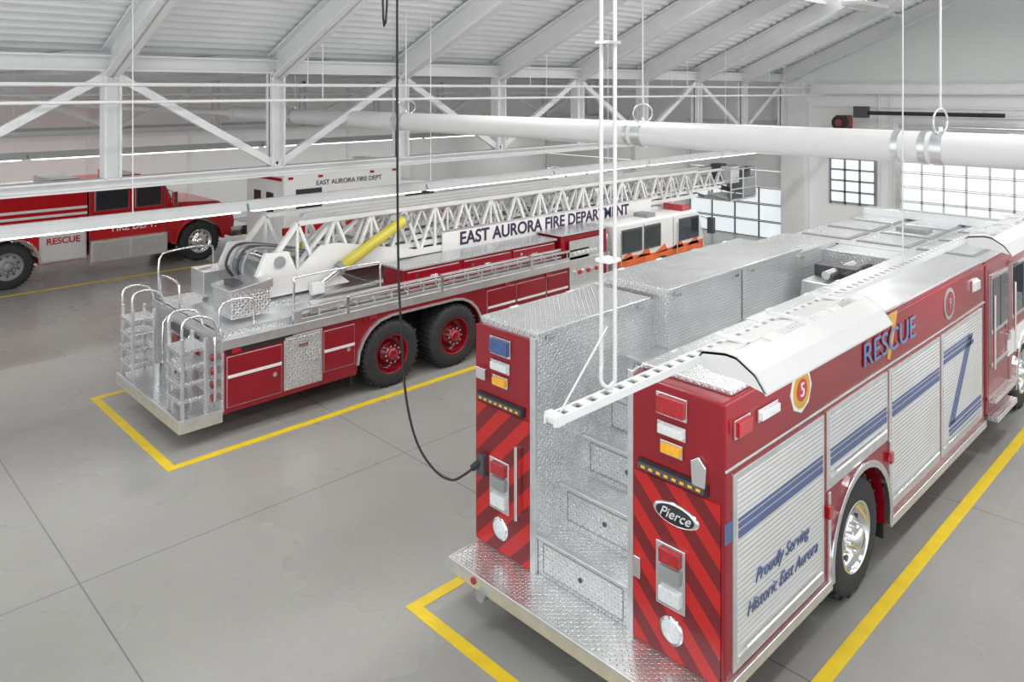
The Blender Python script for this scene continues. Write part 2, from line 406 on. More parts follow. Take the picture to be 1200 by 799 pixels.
b=MB('hose_reel'); b.cyl((XW-.55,8.75,3.5),(XW-.35,8.75,3.5),.2,BLACK,20); b.cyl((XW-.57,8.75,3.5),(XW-.55,8.75,3.5),.1,RED,16); b.box(XW-.4,XW-.005,8.6,8.9,3.3,3.7,RED)
b.done(.01)
b=MB('floor_marking')
def fl(x0,x1,y0,y1): b.box(x0,x1,y0,y1,0.0005,.004,YEL)
fl(3.92,4.03,2.45,5.33); fl(4.03,18,5.22,5.33); fl(4.03,18,2.45,2.56)
fl(3.35,3.46,9.11,12.06); fl(3.46,18,9.11,9.22); fl(3.46,18,11.95,12.06)
fl(-5,10.4,19.2,19.31); fl(10.4,10.5,19.2,22.6)
fl(7,18,16.2,16.3)
b.done()
# ================================================================= RESCUE TRUCK
T=empty('rescue_fire_truck',(9,3.94,0))
xr,yr,yl,top=4.587,2.69,5.19,2.30
b=MB('body',T)
def outline():
    return [(xr,.38)]+arch(6.83,.5,.6,16,.38)+[(10.5,.38),(10.5,top),(xr,top)]
b.prism(outline(),'y',yr,3.457,RED); b.prism(outline(),'y',4.48,yl,RED)
b.box(xr+.05,10.5,3.45,4.49,.38,.6,DARK)
o=b.done(.018)
b=MB('chassis',T)
b.box(4.7,13.3,3.4,3.6,.3,.5,DARK); b.box(4.7,13.3,4.3,4.5,.3,.5,DARK)
b.cyl((6.83,2.8,.5),(6.83,5.1,.5),.09,DARK); b.cyl((12.5,2.8,.5),(12.5,5.1,.5),.08,DARK)
b.box(6.3,7.4,3.25,4.65,.35,1.1,DARK)
b.cyl((4.2,4.7,.26),(5,4.7,.26),.05,GREY); b.cyl((7.55,2.95,.3),(8.3,2.95,.3),.09,GREY)
b.box(4.35,4.6,2.9,5.0,.2,.34,DARK)
b.done()
b=MB('chevron_panels',T)
for y0,y1 in ((yr+.03,3.43),(4.5,yl-.03)): b.box(xr-.008,xr+.001,y0,y1,.4,1.62,CHEV)
b.done()
b=MB('rear_bumper',T)
b.box(4.24,xr+.03,2.66,5.12,.33,.385,DP); b.box(4.225,4.245,2.65,5.13,.27,.39,ALU); b.box(4.24,xr,2.645,2.66,.29,.39,ALU); b.box(4.24,xr,5.12,5.135,.29,.39,ALU)
for y in (3.0,4.8): b.cyl((4.215,y,.33),(4.226,y,.33),.03,RLENS,12)
b.done(.005)
b=MB('stairwell',T)
b.box(xr+.001,10.5,4.462,4.482,.385,2.33,DP); b.box(xr+.001,10.5,3.455,3.475,.385,2.33,DP)
b.box(xr-.006,xr+.03,4.44,4.5,.385,2.33,ALU); b.box(xr-.006,xr+.03,3.44,3.49,.385,2.33,ALU)
xs=[4.62,4.92,5.22,5.52,5.85]; zs=[.70,1.02,1.34,1.63,1.88]
for i,(x,z) in enumerate(zip(xs,zs)):
    b.box(x,10.45,3.474,4.463,z-.34,z,DP)
    b.box(x-.025,x+.03,3.476,4.461,z-.02,z+.006,ALU)
    b.cyl((x-.012,3.97,z-.16),(x+.001,3.97,z-.16),.042,CHR,18); b.cyl((x-.016,3.97,z-.16),(x-.011,3.97,z-.16),.02,DARK,12)
    b.box(x-.006,x+.002,3.56,4.38,z-.29,z-.282,GREY); b.box(x-.006,x+.002,3.56,4.38,z-.05,z-.042,GREY)
    b.box(x-.006,x+.002,3.556,3.564,z-.29,z-.045,GREY); b.box(x-.006,x+.002,4.376,4.384,z-.29,z-.045,GREY)
b.done(.004)
b=MB('roof_compartments',T)
def lid(x0,x1,y0,y1,z0,z1):
    b.box(x0,x1,y0,y1,z0,z1-.03,DP); b.box(x0-.012,x1+.012,y0-.015,y1+.015,z1-.035,z1,DP)
    b.box(x0+.1,x0+.2,y0-.03,y0-.015,z1-.09,z1-.05,CHR); b.box(x1-.2,x1-.1,y0-.03,y0-.015,z1-.09,z1-.05,CHR)
    for q in (.25,.75): b.cyl((x0+(x1-x0)*q-.05,y1+.0,z1),(x0+(x1-x0)*q+.05,y1,z1),.012,ALU,8)
lid(4.63,6.2,4.46,5.14,2.25,2.37)
lid(6.28,7.68,4.3,5.14,1.88,2.46); lid(7.71,9.1,4.3,5.14,1.88,2.46)
lid(9.18,10.4,4.42,5.14,1.88,2.36)
lid(4.75,6.3,2.74,3.46,2.2,2.34); lid(6.34,7.9,2.74,3.5,2.2,2.34); lid(7.94,9.2,2.74,3.5,2.2,2.34); lid(9.24,10.45,2.74,3.5,2.2,2.34)
b.done(.006)
b=MB('roof_equipment',T)
b.box(8.9,9.9,3.7,4.2,1.88,2.12,ALU); b.box(9.25,9.45,3.7,4.2,2.12,2.26,DARK); b.cyl((9.0,3.75,2.2),(9.8,3.75,2.2),.05,BLACK); b.cyl((9.0,3.95,2.2),(9.8,3.95,2.2),.05,ALU)
b.box(7.0,7.9,3.6,3.95,1.88,2.0,ALU)
b.box(10.0,10.5,3.5,4.42,1.88,2.3,DP)
b.box(10.48,13.35,2.72,5.16,2.3,2.315,DP)
for x in (10.75,11.6,12.45):
    for y in (2.85,3.62,4.39):
        b.box(x,x+.72,y,y+.68,2.315,2.33,GREY); b.box(x+.04,x+.68,y+.04,y+.64,2.33,2.345,DP)
b.box(11.8,12.1,3.75,4.15,2.345,2.4,GREY)
b.done(.006)
b=MB('side_doors',T)
def rdoor(x0,x1,z0,z1,handle=True):
    y=yr
    b.box(x0,x1,y-.012,y+.004,z0,z1,ALU)
    b.box(x0+.045,x1-.045,y-.018,y-.004,z0+.05,z1-.05,ROLL)
    b.box(x0+.045,x1-.045,y-.028,y-.016,z0+.05,z0+.1,ALU)
    if handle: b.cyl((x0+.12,y-.04,z0+.13),(x1-.12,y-.04,z0+.13),.012,CHR,8)
rdoor(4.68,6.08,.47,1.80); rdoor(6.13,7.42,1.17,1.80); rdoor(7.46,8.87,.5,1.80); rdoor(8.92,10.38,.5,1.80)
b.done(.003)
b=MB('side_trim',T)
b.box(xr,6.2,yr-.03,yr+.02,.36,.44,ALU); b.box(7.46,10.5,yr-.03,yr+.02,.36,.44,ALU)
b.box(xr,10.5,yr-.012,yr,1.84,1.86,ALU)
ring=arch(6.83,.5,.60,20,.40); ring2=arch(6.83,.5,.66,20,.40)
b.prism(ring+ring2[::-1],'y',yr-.035,yr+.03,CHR)
b.box(6.15,6.19,yr-.02,yr,.44,1.15,ALU); b.box(7.46,7.49,yr-.02,yr,.44,1.15,ALU)
for x in (6.12,7.44): b.box(x,x+.06,yr-.04,yr,.95,1.05,RLENS)
b.prism([(6.17,.2),(6.25,.2),(6.25,.5),(6.17,.5)],'y',2.75,3.2,BLACK)
b.prism([(7.5,.2),(7.54,.2),(7.54,.5),(7.5,.5)],'y',2.75,3.2,BLACK)
b.done(.004)
b=MB('side_stripes',T)
ys_=yr-.021
def strp(p): b.prism(p,'y',ys_-.002,ys_+.003,BLUE)
for k,(dz,h) in enumerate(((0,.05),(.066,.035),(.115,.02))):
    z0=1.36+dz
    for x0,x1 in ((4.73,6.03),(6.18,7.37),(7.51,8.82)): strp([(x0,z0),(x1,z0),(x1,z0+h),(x0,z0+h)])
    strp([(8.97,z0+.12),(10.0-dz,z0+.12),(10.0-dz,z0+h+.12),(8.97,z0+h+.12)])
    xo=dz
    strp([(9.93-xo*1.1,1.6),(9.93-xo*1.1+h*1.2,1.6),(9.25-xo*1.1+h*1.2,.78),(9.25-xo*1.1,.78)])
    strp([(9.15,.74-dz*.8+.02),(10.3,.74-dz*.8+.02),(10.3,.74-dz*.8+h*.9+.02),(9.15,.74-dz*.8+h*.9+.02)])
b.box(xr-.003,xr+.12,yr-.004,yr+.001,1.36,1.5,BLUE)
b.done()
text('RESCUE',(7.5,yr-.012,2.06),.3,BLUEL,T,name='side_lettering',sx=1.25)
text('7',(7.52,yr-.004,2.08),.56,GOLD,T,name='unit_number',off=.014)
text('Proudly Serving',(5.36,yr-.024,1.0),.13,BLUE,T,shear=.4,name='motto_upper',off=-.0015)
text('Historic East Aurora',(5.38,yr-.024,.82),.13,BLUE,T,shear=.4,name='motto_lower',off=-.0015)
b=MB('badges',T)
b.cyl((5.69,yr-.006,2.1),(5.69,yr+.002,2.1),.175,WHITE,8); b.cyl((5.69,yr-.009,2.1),(5.69,yr,2.1),.14,GOLD,24); b.cyl((5.69,yr-.012,2.1),(5.69,yr,2.1),.085,BRED,24)
b.cyl((9.2,yr-.008,2.08),(9.2,yr+.002,2.08),.17,GREY,24); b.cyl((9.2,yr-.012,2.08),(9.2,yr,2.08),.13,RED,24)
b.done()
text('5',(5.69,yr-.016,2.1),.15,WHITE,T,name='badge_number')
text('P',(9.2,yr-.016,2.08),.16,GREY,T,name='badge_letter')
b=MB('rear_lights',T)
def rl(y,z,w,h,m,bz=CHR,d=.045):
    b.box(xr-.02,xr,y-w/2-.018,y+w/2+.018,z-h/2-.018,z+h/2+.018,bz); b.box(xr-d,xr-.015,y-w/2,y+w/2,z-h/2,z+h/2,m)
for yc_,c1 in ((3.10,RLENS),(4.85,BLENS)):
    rl(yc_,2.17,.22,.12,c1); rl(yc_,2.0,.2,.06,WLENS); rl(yc_,1.87,.15,.06,AMBER)
    rl(yc_,1.68,.54,.045,DARK,BLACK)
    for k in range(8): b.box(xr-.05,xr-.04,yc_-.25+k*.065,yc_-.215+k*.065,1.67,1.69,AMBER)
    b.box(xr-.03,xr,yc_-.12,yc_+.12,.76,1.2,CHR)
    for z0,m in ((1.07,RLENS),(.95,GREY),(.80,WLENS)): b.box(xr-.055,xr-.025,yc_-.085,yc_+.085,z0,z0+.1,m)
    b.lathe([(.1,0),(.1,-.02),(.085,-.03)],(xr,yc_,.6),'x',CHR,24); b.lathe([(.085,-.022),(.05,-.035),(0,-.04)],(xr,yc_,.6),'x',WLENS,24)
b.cyl((xr-.05,4.62,.78),(xr-.05,4.62,1.4),.016,CHR,10)
for z in (.8,1.38): b.cyl((xr,4.62,z),(xr-.055,4.62,z),.014,CHR,8)
b.prism([(2.82,1.7),(2.92,1.7),(2.93,1.86),(2.87,1.9),(2.81,1.84)],'x',xr-.04,xr,CHR)
b.box(xr-.06,xr,5.0,5.12,1.85,1.95,CHR); b.box(xr-.06,xr,5.02,5.1,1.0,1.18,DARK)
b.box(xr-.03,xr,3.36,3.42,.85,1.0,CHR)
def sl_(x,z,w,h,m):
    b.box(x-w/2-.015,x+w/2+.015,yr-.02,yr,z-h/2-.015,z+h/2+.015,CHR); b.box(x-w/2,x+w/2,yr-.045,yr-.015,z-h/2,z+h/2,m)
sl_(4.79,2.1,.18,.1,RLENS); sl_(5.15,2.1,.26,.06,WLENS); sl_(10.1,2.12,.2,.1,WLENS)
b.done(.004)
b=MB('maker_badge',T)
b.lathe([(.0,-.012),(.17,-.012),(.185,-.006),(.19,0)],(0,0,0),'x',CHR,28)
b.lathe([(.0,-.015),(.155,-.015),(.16,-.01)],(0,0,0),'x',BLACK,28)
for i,v in enumerate(b.v): b.v[i]=(v[0]+xr-.008,v[1]+3.07,v[2]*.42+1.42)
b.done()
text('Pierce',(xr-.026,3.07,1.42),.1,WLENS,T,'rear',shear=.4,name='badge_text')
b=MB('cab',T)
cp=[(10.6,.42)]+arch(12.5,.5,.6,14,.42)+[(13.6,.42),(13.75,1.2),(13.5,2.2),(13.35,2.3),(10.6,2.3)]
b.prism(cp,'y',yr,yl,RED)
b.done(.04)
b=MB('cab_windows',T)
for x0,x1 in ((10.8,11.45),(11.75,12.7)):
    b.box(x0-.05,x1+.05,yr-.02,yr+.01,1.4,2.12,CHR); b.box(x0,x1,yr-.026,yr,1.45,2.07,GLASS)
    b.box((x0+x1)/2-.02,(x0+x1)/2+.02,yr-.03,yr,1.45,2.07,DARK)
b.box(12.85,13.3,yr-.02,yr,1.4,2.05,GLASS)
b.prism([(13.72,1.3),(13.78,1.3),(13.56,2.12),(13.5,2.12)],'y',2.85,5.03,GLASS)
for x in (10.68,11.58,12.8): b.box(x,x+.012,yr-.003,yr+.001,.5,2.2,DARK)
b.box(10.75,11.5,yr-.02,yr,1.0,1.05,CHR); b.box(11.4,11.5,yr-.05,yr,1.2,1.28,CHR)
b.cyl((10.72,yr-.06,1.0),(10.72,yr-.06,1.9),.015,CHR,8); b.cyl((11.66,yr-.06,1.0),(11.66,yr-.06,1.9),.015,CHR,8)
b.box(10.62,11.5,yr-.12,yr,.4,.46,DP); b.box(10.62,11.5,yr-.1,yr+.0,.62,.67,DP); b.box(11.5,13.6,yr-.015,yr,.95,1.25,WHITE)
b.box(13.6,14.1,2.75,5.13,.4,.62,CHR)
b.box(13.0,13.25,2.8,5.08,2.345,2.46,WLENS)
b.box(12.9,13.05,2.35,2.5,1.5,1.9,DARK); b.cyl((12.97,2.45,1.9),(12.97,2.72,2.0),.015,CHR,8)
ring=arch(12.5,.5,.60,20,.43); ring2=arch(12.5,.5,.66,20,.43)
b.prism(ring+ring2[::-1],'y',yr-.03,yr+.03,CHR)
b.done(.006)
wheel('wheel_1',T,6.83,yr+.03,.5,.5,.28,CHR,1,.03); wheel('wheel_2',T,6.83,yl-.03,.5,.5,.28,CHR,-1,.03)
wheel('wheel_3',T,12.5,yr+.03,.5,.5,.28,CHR,1); wheel('wheel_4',T,12.5,yl-.03,.5,.5,.28,CHR,-1)
# ================================================================= LADDER TRUCK
A=empty('ladder_fire_truck',(9.5,10.65,0))
y0,y1=9.45,11.85
b=MB('body',A)
p=[(4.15,.32),(6.1,.32)]+[(6.7-.58*math.cos(a),.46+.58*math.sin(a)) for a in [0,.4,.8,1.2,1.57]]+[(7.9+.58*math.sin(a),.46+.58*math.cos(a)) for a in [0,.4,.8,1.2,1.57]]+[(8.5,.32),(11.8,.32),(11.8,1.2),(4.15,1.2)]
b.prism(p,'y',y0,y0+.7,RED); b.prism(p,'y',y1-.7,y1,RED)
b.box(4.2,11.8,y0+.65,y1-.65,.5,1.2,DARK)
b.box(7.0,10.4,9.56,10.1,1.25,1.64,RED)
b.box(7.0,10.4,11.3,11.8,1.3,1.64,RED)
b.box(10.5,11.8,9.5,11.8,1.2,1.7,RED)
o=b.done(.015)
b=MB('deck',A)
b.box(6.97,10.43,9.54,10.12,1.64,1.67,DPF); b.box(6.97,10.43,11.28,11.82,1.64,1.67,DPF); b.box(10.47,11.83,9.48,11.82,1.7,1.72,DPF)
b.box(4.12,11.85,y0-.01,y1+.01,1.2,1.25,DPF); b.box(4.12,6.95,y0+.1,y1-.1,1.25,1.33,DPF)
b.box(4.13,4.16,y0,y1,.35,1.33,DPF)
b.box(4.12,11.8,y0-.03,y0,1.13,1.25,ALU)
b.box(6.95,10.4,10.12,11.28,1.25,1.34,DPF)
b.done(.004)
b=MB('rear_platform',A)
b.box(3.63,4.2,9.5,11.75,.3,.36,DPF); b.box(3.61,3.64,9.48,11.77,.22,.38,ALU); b.box(3.63,4.15,9.47,9.5,.22,.38,ALU)
def stepladder(ya,yb):
    for y in (ya,yb):
        b.box(3.66,3.70,y-.025,y+.025,.36,1.35,ALU); b.box(3.95,3.99,y-.025,y+.025,.36,1.3,ALU)
        b.tube([(3.68,y,1.3),(3.68,y,1.5),(3.74,y,1.58),(3.9,y,1.58),(4.05,y,1.5),(4.12,y,1.3)],.018,CHR,8,3)
    for z in (.55,.75,.95,1.15):
        b.box(3.64,4.0,ya,yb,z,z+.05,DPF)
stepladder(9.55,9.98); stepladder(11.3,11.7)
for y in (10.2,11.1): b.tube([(4.12,y,.5),(4.02,y,.55),(4.02,y,1.15),(4.12,y,1.2)],.016,CHR,8,2)
b.box(4.09,4.13,10.15,10.4,.75,1.0,RED); b.box(4.09,4.13,10.8,11.05,.75,1.0,RED); b.box(4.1,4.13,10.15,11.05,1.05,1.15,DARK)
b.box(4.08,4.13,10.45,10.75,.45,1.0,DARK)
b.cyl((3.9,10.95,.36),(3.9,10.95,.62),.06,ALU); b.cyl((3.9,10.95,.62),(3.9,10.95,.66),.065,CHR)
b.lathe([(0,-.05),(.07,-.05),(.07,0)],(4.12,10.1,.62),'x',RLENS,16); b.lathe([(0,-.05),(.07,-.05),(.07,0)],(4.12,10.65,.62),'x',ALU,16)
b.cyl((3.95,10.6,.36),(3.95,10.6,.7),.06,CHR)
for i in range(4): b.lathe([(0,-.03),(.045,-.03),(.05,0)],(4.09,9.62,.5+.17*i),'x',RLENS,14)
b.done(.004)
b=MB('handrails',A)
def rail(pts,r=.017): b.tube(pts,r,CHR,8,3)
rail([(4.15,9.55,1.33),(4.15,9.55,1.62),(4.25,9.55,1.7),(4.5,9.55,1.7),(4.6,9.55,1.62),(4.6,9.55,1.33)])
rail([(4.2,11.75,1.33),(4.2,11.75,1.9),(4.4,11.75,2.0),(4.9,11.75,2.0),(5.0,11.75,1.9),(5.0,11.75,1.33)])
rail([(4.2,11.0,1.33),(4.2,11.0,1.6),(4.2,11.1,1.68),(4.2,11.6,1.68),(4.2,11.7,1.6),(4.2,11.7,1.33)])
rail([(5.2,9.6,1.25),(5.2,9.6,1.75),(5.3,9.6,1.83),(6.5,9.6,1.83),(6.6,9.6,1.75),(6.6,9.6,1.25)])
rail([(4.05,9.49,.5),(4.05,9.46,.6),(4.05,9.46,1.2),(4.05,9.49,1.3)])
rail([(11.7,9.42,.7),(11.7,9.4,.8),(11.7,9.4,1.5),(11.7,9.42,1.6)])
b.done()
b=MB('side_compartments',A)
yy=y0
def cd(x0,x1,z0,z1,m,stripe=True):
    b.box(x0,x1,yy-.018,yy+.002,z0,z1,m)
    b.box(x0+.03,x1-.03,yy-.024,yy-.01,z0+.03,z1-.03,m)
    b.box(x0-.01,x1+.01,yy-.006,yy,z0-.01,z1+.01,ALU)
    if stripe: b.box(x0,x1,yy-.027,yy-.01,.76,.80,WHITE)
    b.cyl((x1-.1,yy-.03,(z0+z1)/2-.05),(x1-.1,yy-.02,(z0+z1)/2-.05),.03,CHR,12)
cd(4.2,4.93,.4,1.02,RED); cd(4.98,5.53,.4,1.1,DPF,False); cd(5.57,6.05,.5,1.05,RED)
cd(8.62,9.25,.4,1.05,RED); cd(9.3,10.0,.4,1.05,RED); cd(10.05,10.6,.4,1.05,RED)
b.box(10.65,11.6,yy-.02,yy,.4,1.6,ALU)
for i in range(7):
    b.cyl((10.8+.12*i,yy-.035,1.35),(10.8+.12*i,yy-.02,1.35),.035,WLENS,12); b.cyl((10.8+.12*i,yy-.05,1.0),(10.8+.12*i,yy-.02,1.0),.04,BRED if i%2 else CHR,12)
for i in range(3): b.cyl((10.9+.28*i,yy-.12,.65),(10.9+.28*i,yy,.65),.07,CHR,14)
for x in (7.04,8.18,9.3):
    b.box(x,x+1.06,9.54,9.562,1.3,1.61,RED); b.box(x+.45,x+.6,9.525,9.54,1.45,1.5,CHR)
    b.box(x+.02,x+1.04,9.535,9.541,1.31,1.325,ALU); b.box(x+.02,x+1.04,9.535,9.541,1.59,1.605,ALU)
    b.cyl((x+.2,9.53,1.52),(x+.2,9.54,1.52),.03,CHR,10)
b.box(4.2,5.1,yy-.012,yy,1.06,1.13,BLACK)
for x in (4.25,6.3,9.0,10.0): b.box(x,x+.12,yy-.035,yy-.01,1.07,1.12,RLENS)
text('PUMP',(5.25,yy-.03,.95),.06,RED,A,name='door_label')
b.done(.004)
b=MB('fenders',A)
q=[(6.7-.58*math.cos(a),.46+.58*math.sin(a)) for a in [0,.3,.6,.9,1.2,1.57]]+[(7.9+.58*math.sin(a),.46+.58*math.cos(a)) for a in [0,.3,.6,.9,1.2,1.57]]
q2=[(7.3+(x-7.3)*1.03,.46+(z-.46)*1.06) for x,z in q]
b.prism(q+q2[::-1],'y',y0-.03,y0+.03,ALU)
b.prism([(6.02,.15),(6.05,.15),(6.05,.45),(6.02,.45)],'y',9.5,9.9,BLACK)
b.box(6.2,8.4,y0-.012,y0-.002,1.05,1.13,RED)
b.done()
b=MB('ground_ladders',A)
for k,(dy,z,x0,x1) in enumerate(((-.02,1.27,5.1,11.2),(.06,1.31,5.4,10.9))):
    ya=y0+dy
    b.box(x0,x1,ya,ya+.03,z-.02,z+.035,ALU); b.box(x0,x1,ya+.0,ya+.05,z+.13,z+.165,ALU)
    x=x0+.1
    while x<x1:
        b.cyl((x,ya+.02,z),(x,ya+.02,z+.15),.014,ALU,8); x+=.3
    b.box(x0,x0+.12,ya-.005,ya+.04,z-.02,z+.15,ALU)
for x in (5.9,7.6,9.6): b.box(x,x+.05,y0-.05,y0+.1,1.22,1.48,CHR)
b.done(.003)
b=MB('turntable',A)
cx,cy=5.3,10.65
b.cyl((cx,cy,1.33),(cx,cy,1.40),.85,ALU,40); b.cyl((cx,cy,1.40),(cx,cy,1.47),.78,DPF,40); b.cyl((cx,cy,1.47),(cx,cy,1.58),.5,WHITE,32)
b.box(4.4,4.95,9.78,10.35,1.38,1.72,DPF); b.prism([(4.38,1.72),(4.98,1.72),(4.98,1.84),(4.38,1.76)],'y',9.76,10.37,ALU)
b.box(4.48,4.62,9.9,10.2,1.78,1.83,DARK)
b.box(4.5,4.9,10.9,11.35,1.45,1.8,ALU)
for ya in (10.02,11.18):
    b.prism([(4.95,1.5),(6.35,1.5),(6.2,1.62),(5.5,1.75),(5.35,2.1),(5.0,2.12),(4.85,1.8)],'y',ya,ya+.08,WHITE)
    b.cyl((5.2,ya-.04,1.98),(5.2,ya+.12,1.98),.08,GREY,18)
b.cyl((5.2,10.0,1.98),(5.2,11.28,1.98),.045,CHR)
for ya in (9.95,11.35):
    b.cyl((5.75,ya,1.55),(6.2,ya,1.8),.05,CHR,14)
    b.cyl((6.15,ya,1.77),(7.3,ya,2.33),.085,OLIVE,20); b.cyl((7.28,ya,2.32),(7.34,ya,2.35),.092,GREY,20); b.cyl((6.1,ya,1.745),(6.17,ya,1.78),.092,GREY,20)
    b.box(5.65,5.85,ya-.05,ya+.05,1.45,1.62,WHITE)
    b.box(7.2,7.4,ya if ya<10 else 11.1,10.2 if ya<10 else ya,2.3,2.38,WHITE)
for k in range(4): b.tube([(5.0,10.35+.18*k,1.6),(4.82,10.35+.18*k,1.85),(4.95,10.38+.16*k,2.12),(5.3,10.4+.15*k,2.1),(5.9,10.4+.14*k,1.95)],.022,DARK if k%2 else GREY,8,5)
b.box(4.95,5.15,10.25,11.0,1.58,1.9,GREY); b.box(5.3,5.6,10.3,11.0,1.58,1.72,ALU)
b.box(5.7,6.3,10.2,11.1,1.5,1.65,WHITE)
b.done(.006)
b=MB('aerial_ladder',A)
def section(x0,x1,ya,yb,z0,z1,pitch,w,taper=.6,rung=.35):
    for y in (ya,yb):
        b.bar((x0,y,z0),(x1,y,z0),w,w*1.3,WHITE); b.bar((x0+taper,y,z1),(x1,y,z1),w*.9,w*.9,WHITE); b.bar((x0,y,z0),(x0+taper,y,z1),w*.9,w*.9,WHITE)
        n=max(2,int((x1-x0-taper)/pitch)); st=(x1-x0-taper)/n
        for i in range(n):
            a=x0+taper+st*i
            b.bar((a,y,z1),(a+st/2,y,z0),w*.6,w*.6,WHITE); b.bar((a+st/2,y,z0),(a+st,y,z1),w*.6,w*.6,WHITE)
            if i%2==0: b.bar((a,y,z0),(a,y,z1),w*.5,w*.5,WHITE)
    x=x0+.15
    while x<x1: b.cyl((x,ya,z0+.02),(x,yb,z0+.02),.018,GREY,8); x+=rung
section(4.95,14.4,10.16,11.14,1.73,2.46,.62,.075)
section(5.6,16.2,10.25,11.05,1.84,2.42,.55,.06)
section(6.1,17.4,10.33,10.97,1.94,2.38,.5,.05)
section(6.6,17.9,10.4,10.9,2.02,2.34,.45,.04)
b.box(8.2,14.1,10.10,10.13,1.66,2.0,WHITE); b.box(8.15,14.15,10.09,10.14,1.995,2.02,ALU); b.box(8.15,14.15,10.09,10.14,1.64,1.665,ALU)
b.box(4.9,7.3,10.1,10.13,1.66,1.82,WHITE)
b.prism([(5.4,1.7),(7.6,1.7),(7.6,1.8),(6.2,2.1),(5.9,2.1)],'y',10.09,10.13,WHITE)
b.cyl((6.0,10.65,1.9),(17.6,10.65,2.0),.06,ALU,14)
b.done()
text('EAST AURORA FIRE DEPARTMENT',(10.93,10.095,1.83),.31,NAVY,A,name='ladder_lettering',off=.007)
b=MB('ladder_tip_platform',A)
b.box(17.6,18.85,10.15,11.15,1.55,1.6,DPF)
for x in (17.6,18.2,18.85):
    for y in (10.15,11.15): b.cyl((x,y,1.58),(x,y,2.35),.02,ALU,8)
for z in (1.85,2.1,2.35):
    b.tube([(17.6,10.15,z),(18.85,10.15,z),(18.85,11.15,z),(17.6,11.15,z)],.02,ALU,8)
b.box(18.2,18.8,10.14,10.16,1.62,2.1,GREY); b.box(18.84,18.87,10.3,11.0,1.62,2.3,GREY); b.box(17.7,18.1,10.2,10.5,2.0,2.42,ALU); b.box(18.2,18.5,10.8,11.1,2.0,2.42,DARK)
b.cyl((18.3,10.4,2.2),(18.9,10.4,2.3),.06,DARK); b.cyl((17.5,10.65,1.95),(18.4,10.65,1.75),.06,DARK)
b.bar((16.8,10.3,1.85),(17.7,10.3,1.6),.05,.07,GREY); b.bar((16.8,11.0,1.85),(17.7,11.0,1.6),.05,.07,GREY)
b.done(.004)
b=MB('cab',A)
cp=[(12.0,.4)]+arch(13.6,.48,.55,12,.4)+[(15.1,.4),(15.25,1.0),(15.05,1.62),(14.9,1.72),(12.0,1.72)]
b.prism(cp,'y',y0,y1,WHITE)
b.done(.04)
b=MB('cab_details',A)
b.prism([(12.0,.6),(15.12,.6),(15.2,1.05),(14.2,1.05),(13.4,1.0),(12.6,1.06),(12.0,.98)],'y',y0-.006,y0+.01,ORANGE)
b.prism([(12.0,.45),(15.1,.45),(15.1,.62),(12.0,.62)],'y',y0-.005,y0+.01,BRED)
for i in range(5): b.prism([(12.1+.6*i,.98),(12.5+.6*i,1.15),(12.6+.6*i,.98)],'y',y0-.006,y0+.01,ORANGE)
for xa,xb in ((12.25,12.85),(13.0,13.5),(14.25,14.95)):
    b.box(xa-.04,xb+.04,y0-.014,y0,1.12,1.6,DARK); b.box(xa,xb,y0-.02,y0-.005,1.16,1.56,GLASS)
b.prism([(15.22,1.05),(15.27,1.05),(15.1,1.6),(15.05,1.6)],'y',9.6,11.7,GLASS)
b.box(15.1,15.6,9.5,11.8,.4,.6,CHR)
b.cyl((14.1,y0-.04,.7),(14.1,y0-.04,1.55),.015,CHR,8); b.cyl((12.15,y0-.04,.7),(12.15,y0-.04,1.55),.015,CHR,8)
for x in (12.05,12.95,14.0): b.box(x,x+.012,y0-.008,y0,.5,1.65,DARK)
b.box(14.5,14.8,9.55,10.05,1.72,1.86,RLENS); b.box(14.5,14.8,11.2,11.75,1.72,1.86,RLENS); b.box(13.2,13.5,9.55,9.9,1.72,1.8,GREY)
b.box(15.1,15.2,9.15,9.3,1.2,1.55,DARK); b.cyl((15.15,9.25,1.5),(15.15,9.5,1.55),.015,CHR,8)
b.done(.005)
for i,(x,y,s) in enumerate(((6.7,y0,1),(7.9,y0,1),(13.6,y0+.02,1),(6.7,y1,-1),(7.9,y1,-1),(13.6,y1-.02,-1))):
    wheel('wheel_%d'%(i+1),A,x,y-.03*s,.48,.48,.45 if i in(0,1,3,4) else .28,RED,s,.1 if i in(0,1,3,4) else 0)
# ================================================================= RED TRUCK (left)
R=empty('red_rescue_engine',(4.5,21,0)); y0=19.8; y1=22.2
b=MB('body',R)
p=[(-.5,.45)]+arch(3.88,.5,.58,12,.45)+[(5.45,.45),(5.45,2.08),(-.5,2.08)]
b.prism(p,'y',y0,y1,BRED); b.box(-.5,5.45,y0+.05,y1-.05,2.08,2.12,DPF)
p=[(5.5,.5)]+[(7.3,.5),(7.3,1.5),(7.42,1.5),(7.2,2.1),(7.1,2.18),(5.5,2.18)]
b.prism(p,'y',y0+.05,y1-.05,BRED)
p=[(7.3,.55)]+arch(8.1,.5,.58,12,.55)+[(9.0,.55),(9.05,.9),(8.95,1.35),(8.6,1.48),(7.3,1.56)]
b.prism(p,'y',y0+.12,y1-.12,BRED)
b.done(.04)
b=MB('details',R)
for x0,x1 in ((5.65,6.35),(6.55,7.12)):
    b.box(x0-.03,x1+.03,y0+.03,y0+.06,1.52,2.03,CHR); b.box(x0,x1,y0+.022,y0+.06,1.55,2.0,GLASS)
b.prism([(7.43,1.58),(7.47,1.58),(7.25,2.1),(7.21,2.1)],'y',y0+.2,y1-.2,GLASS)
for x in (5.55,6.45,7.2): b.box(x,x+.015,y0+.043,y0+.05,.6,2.1,DARK)
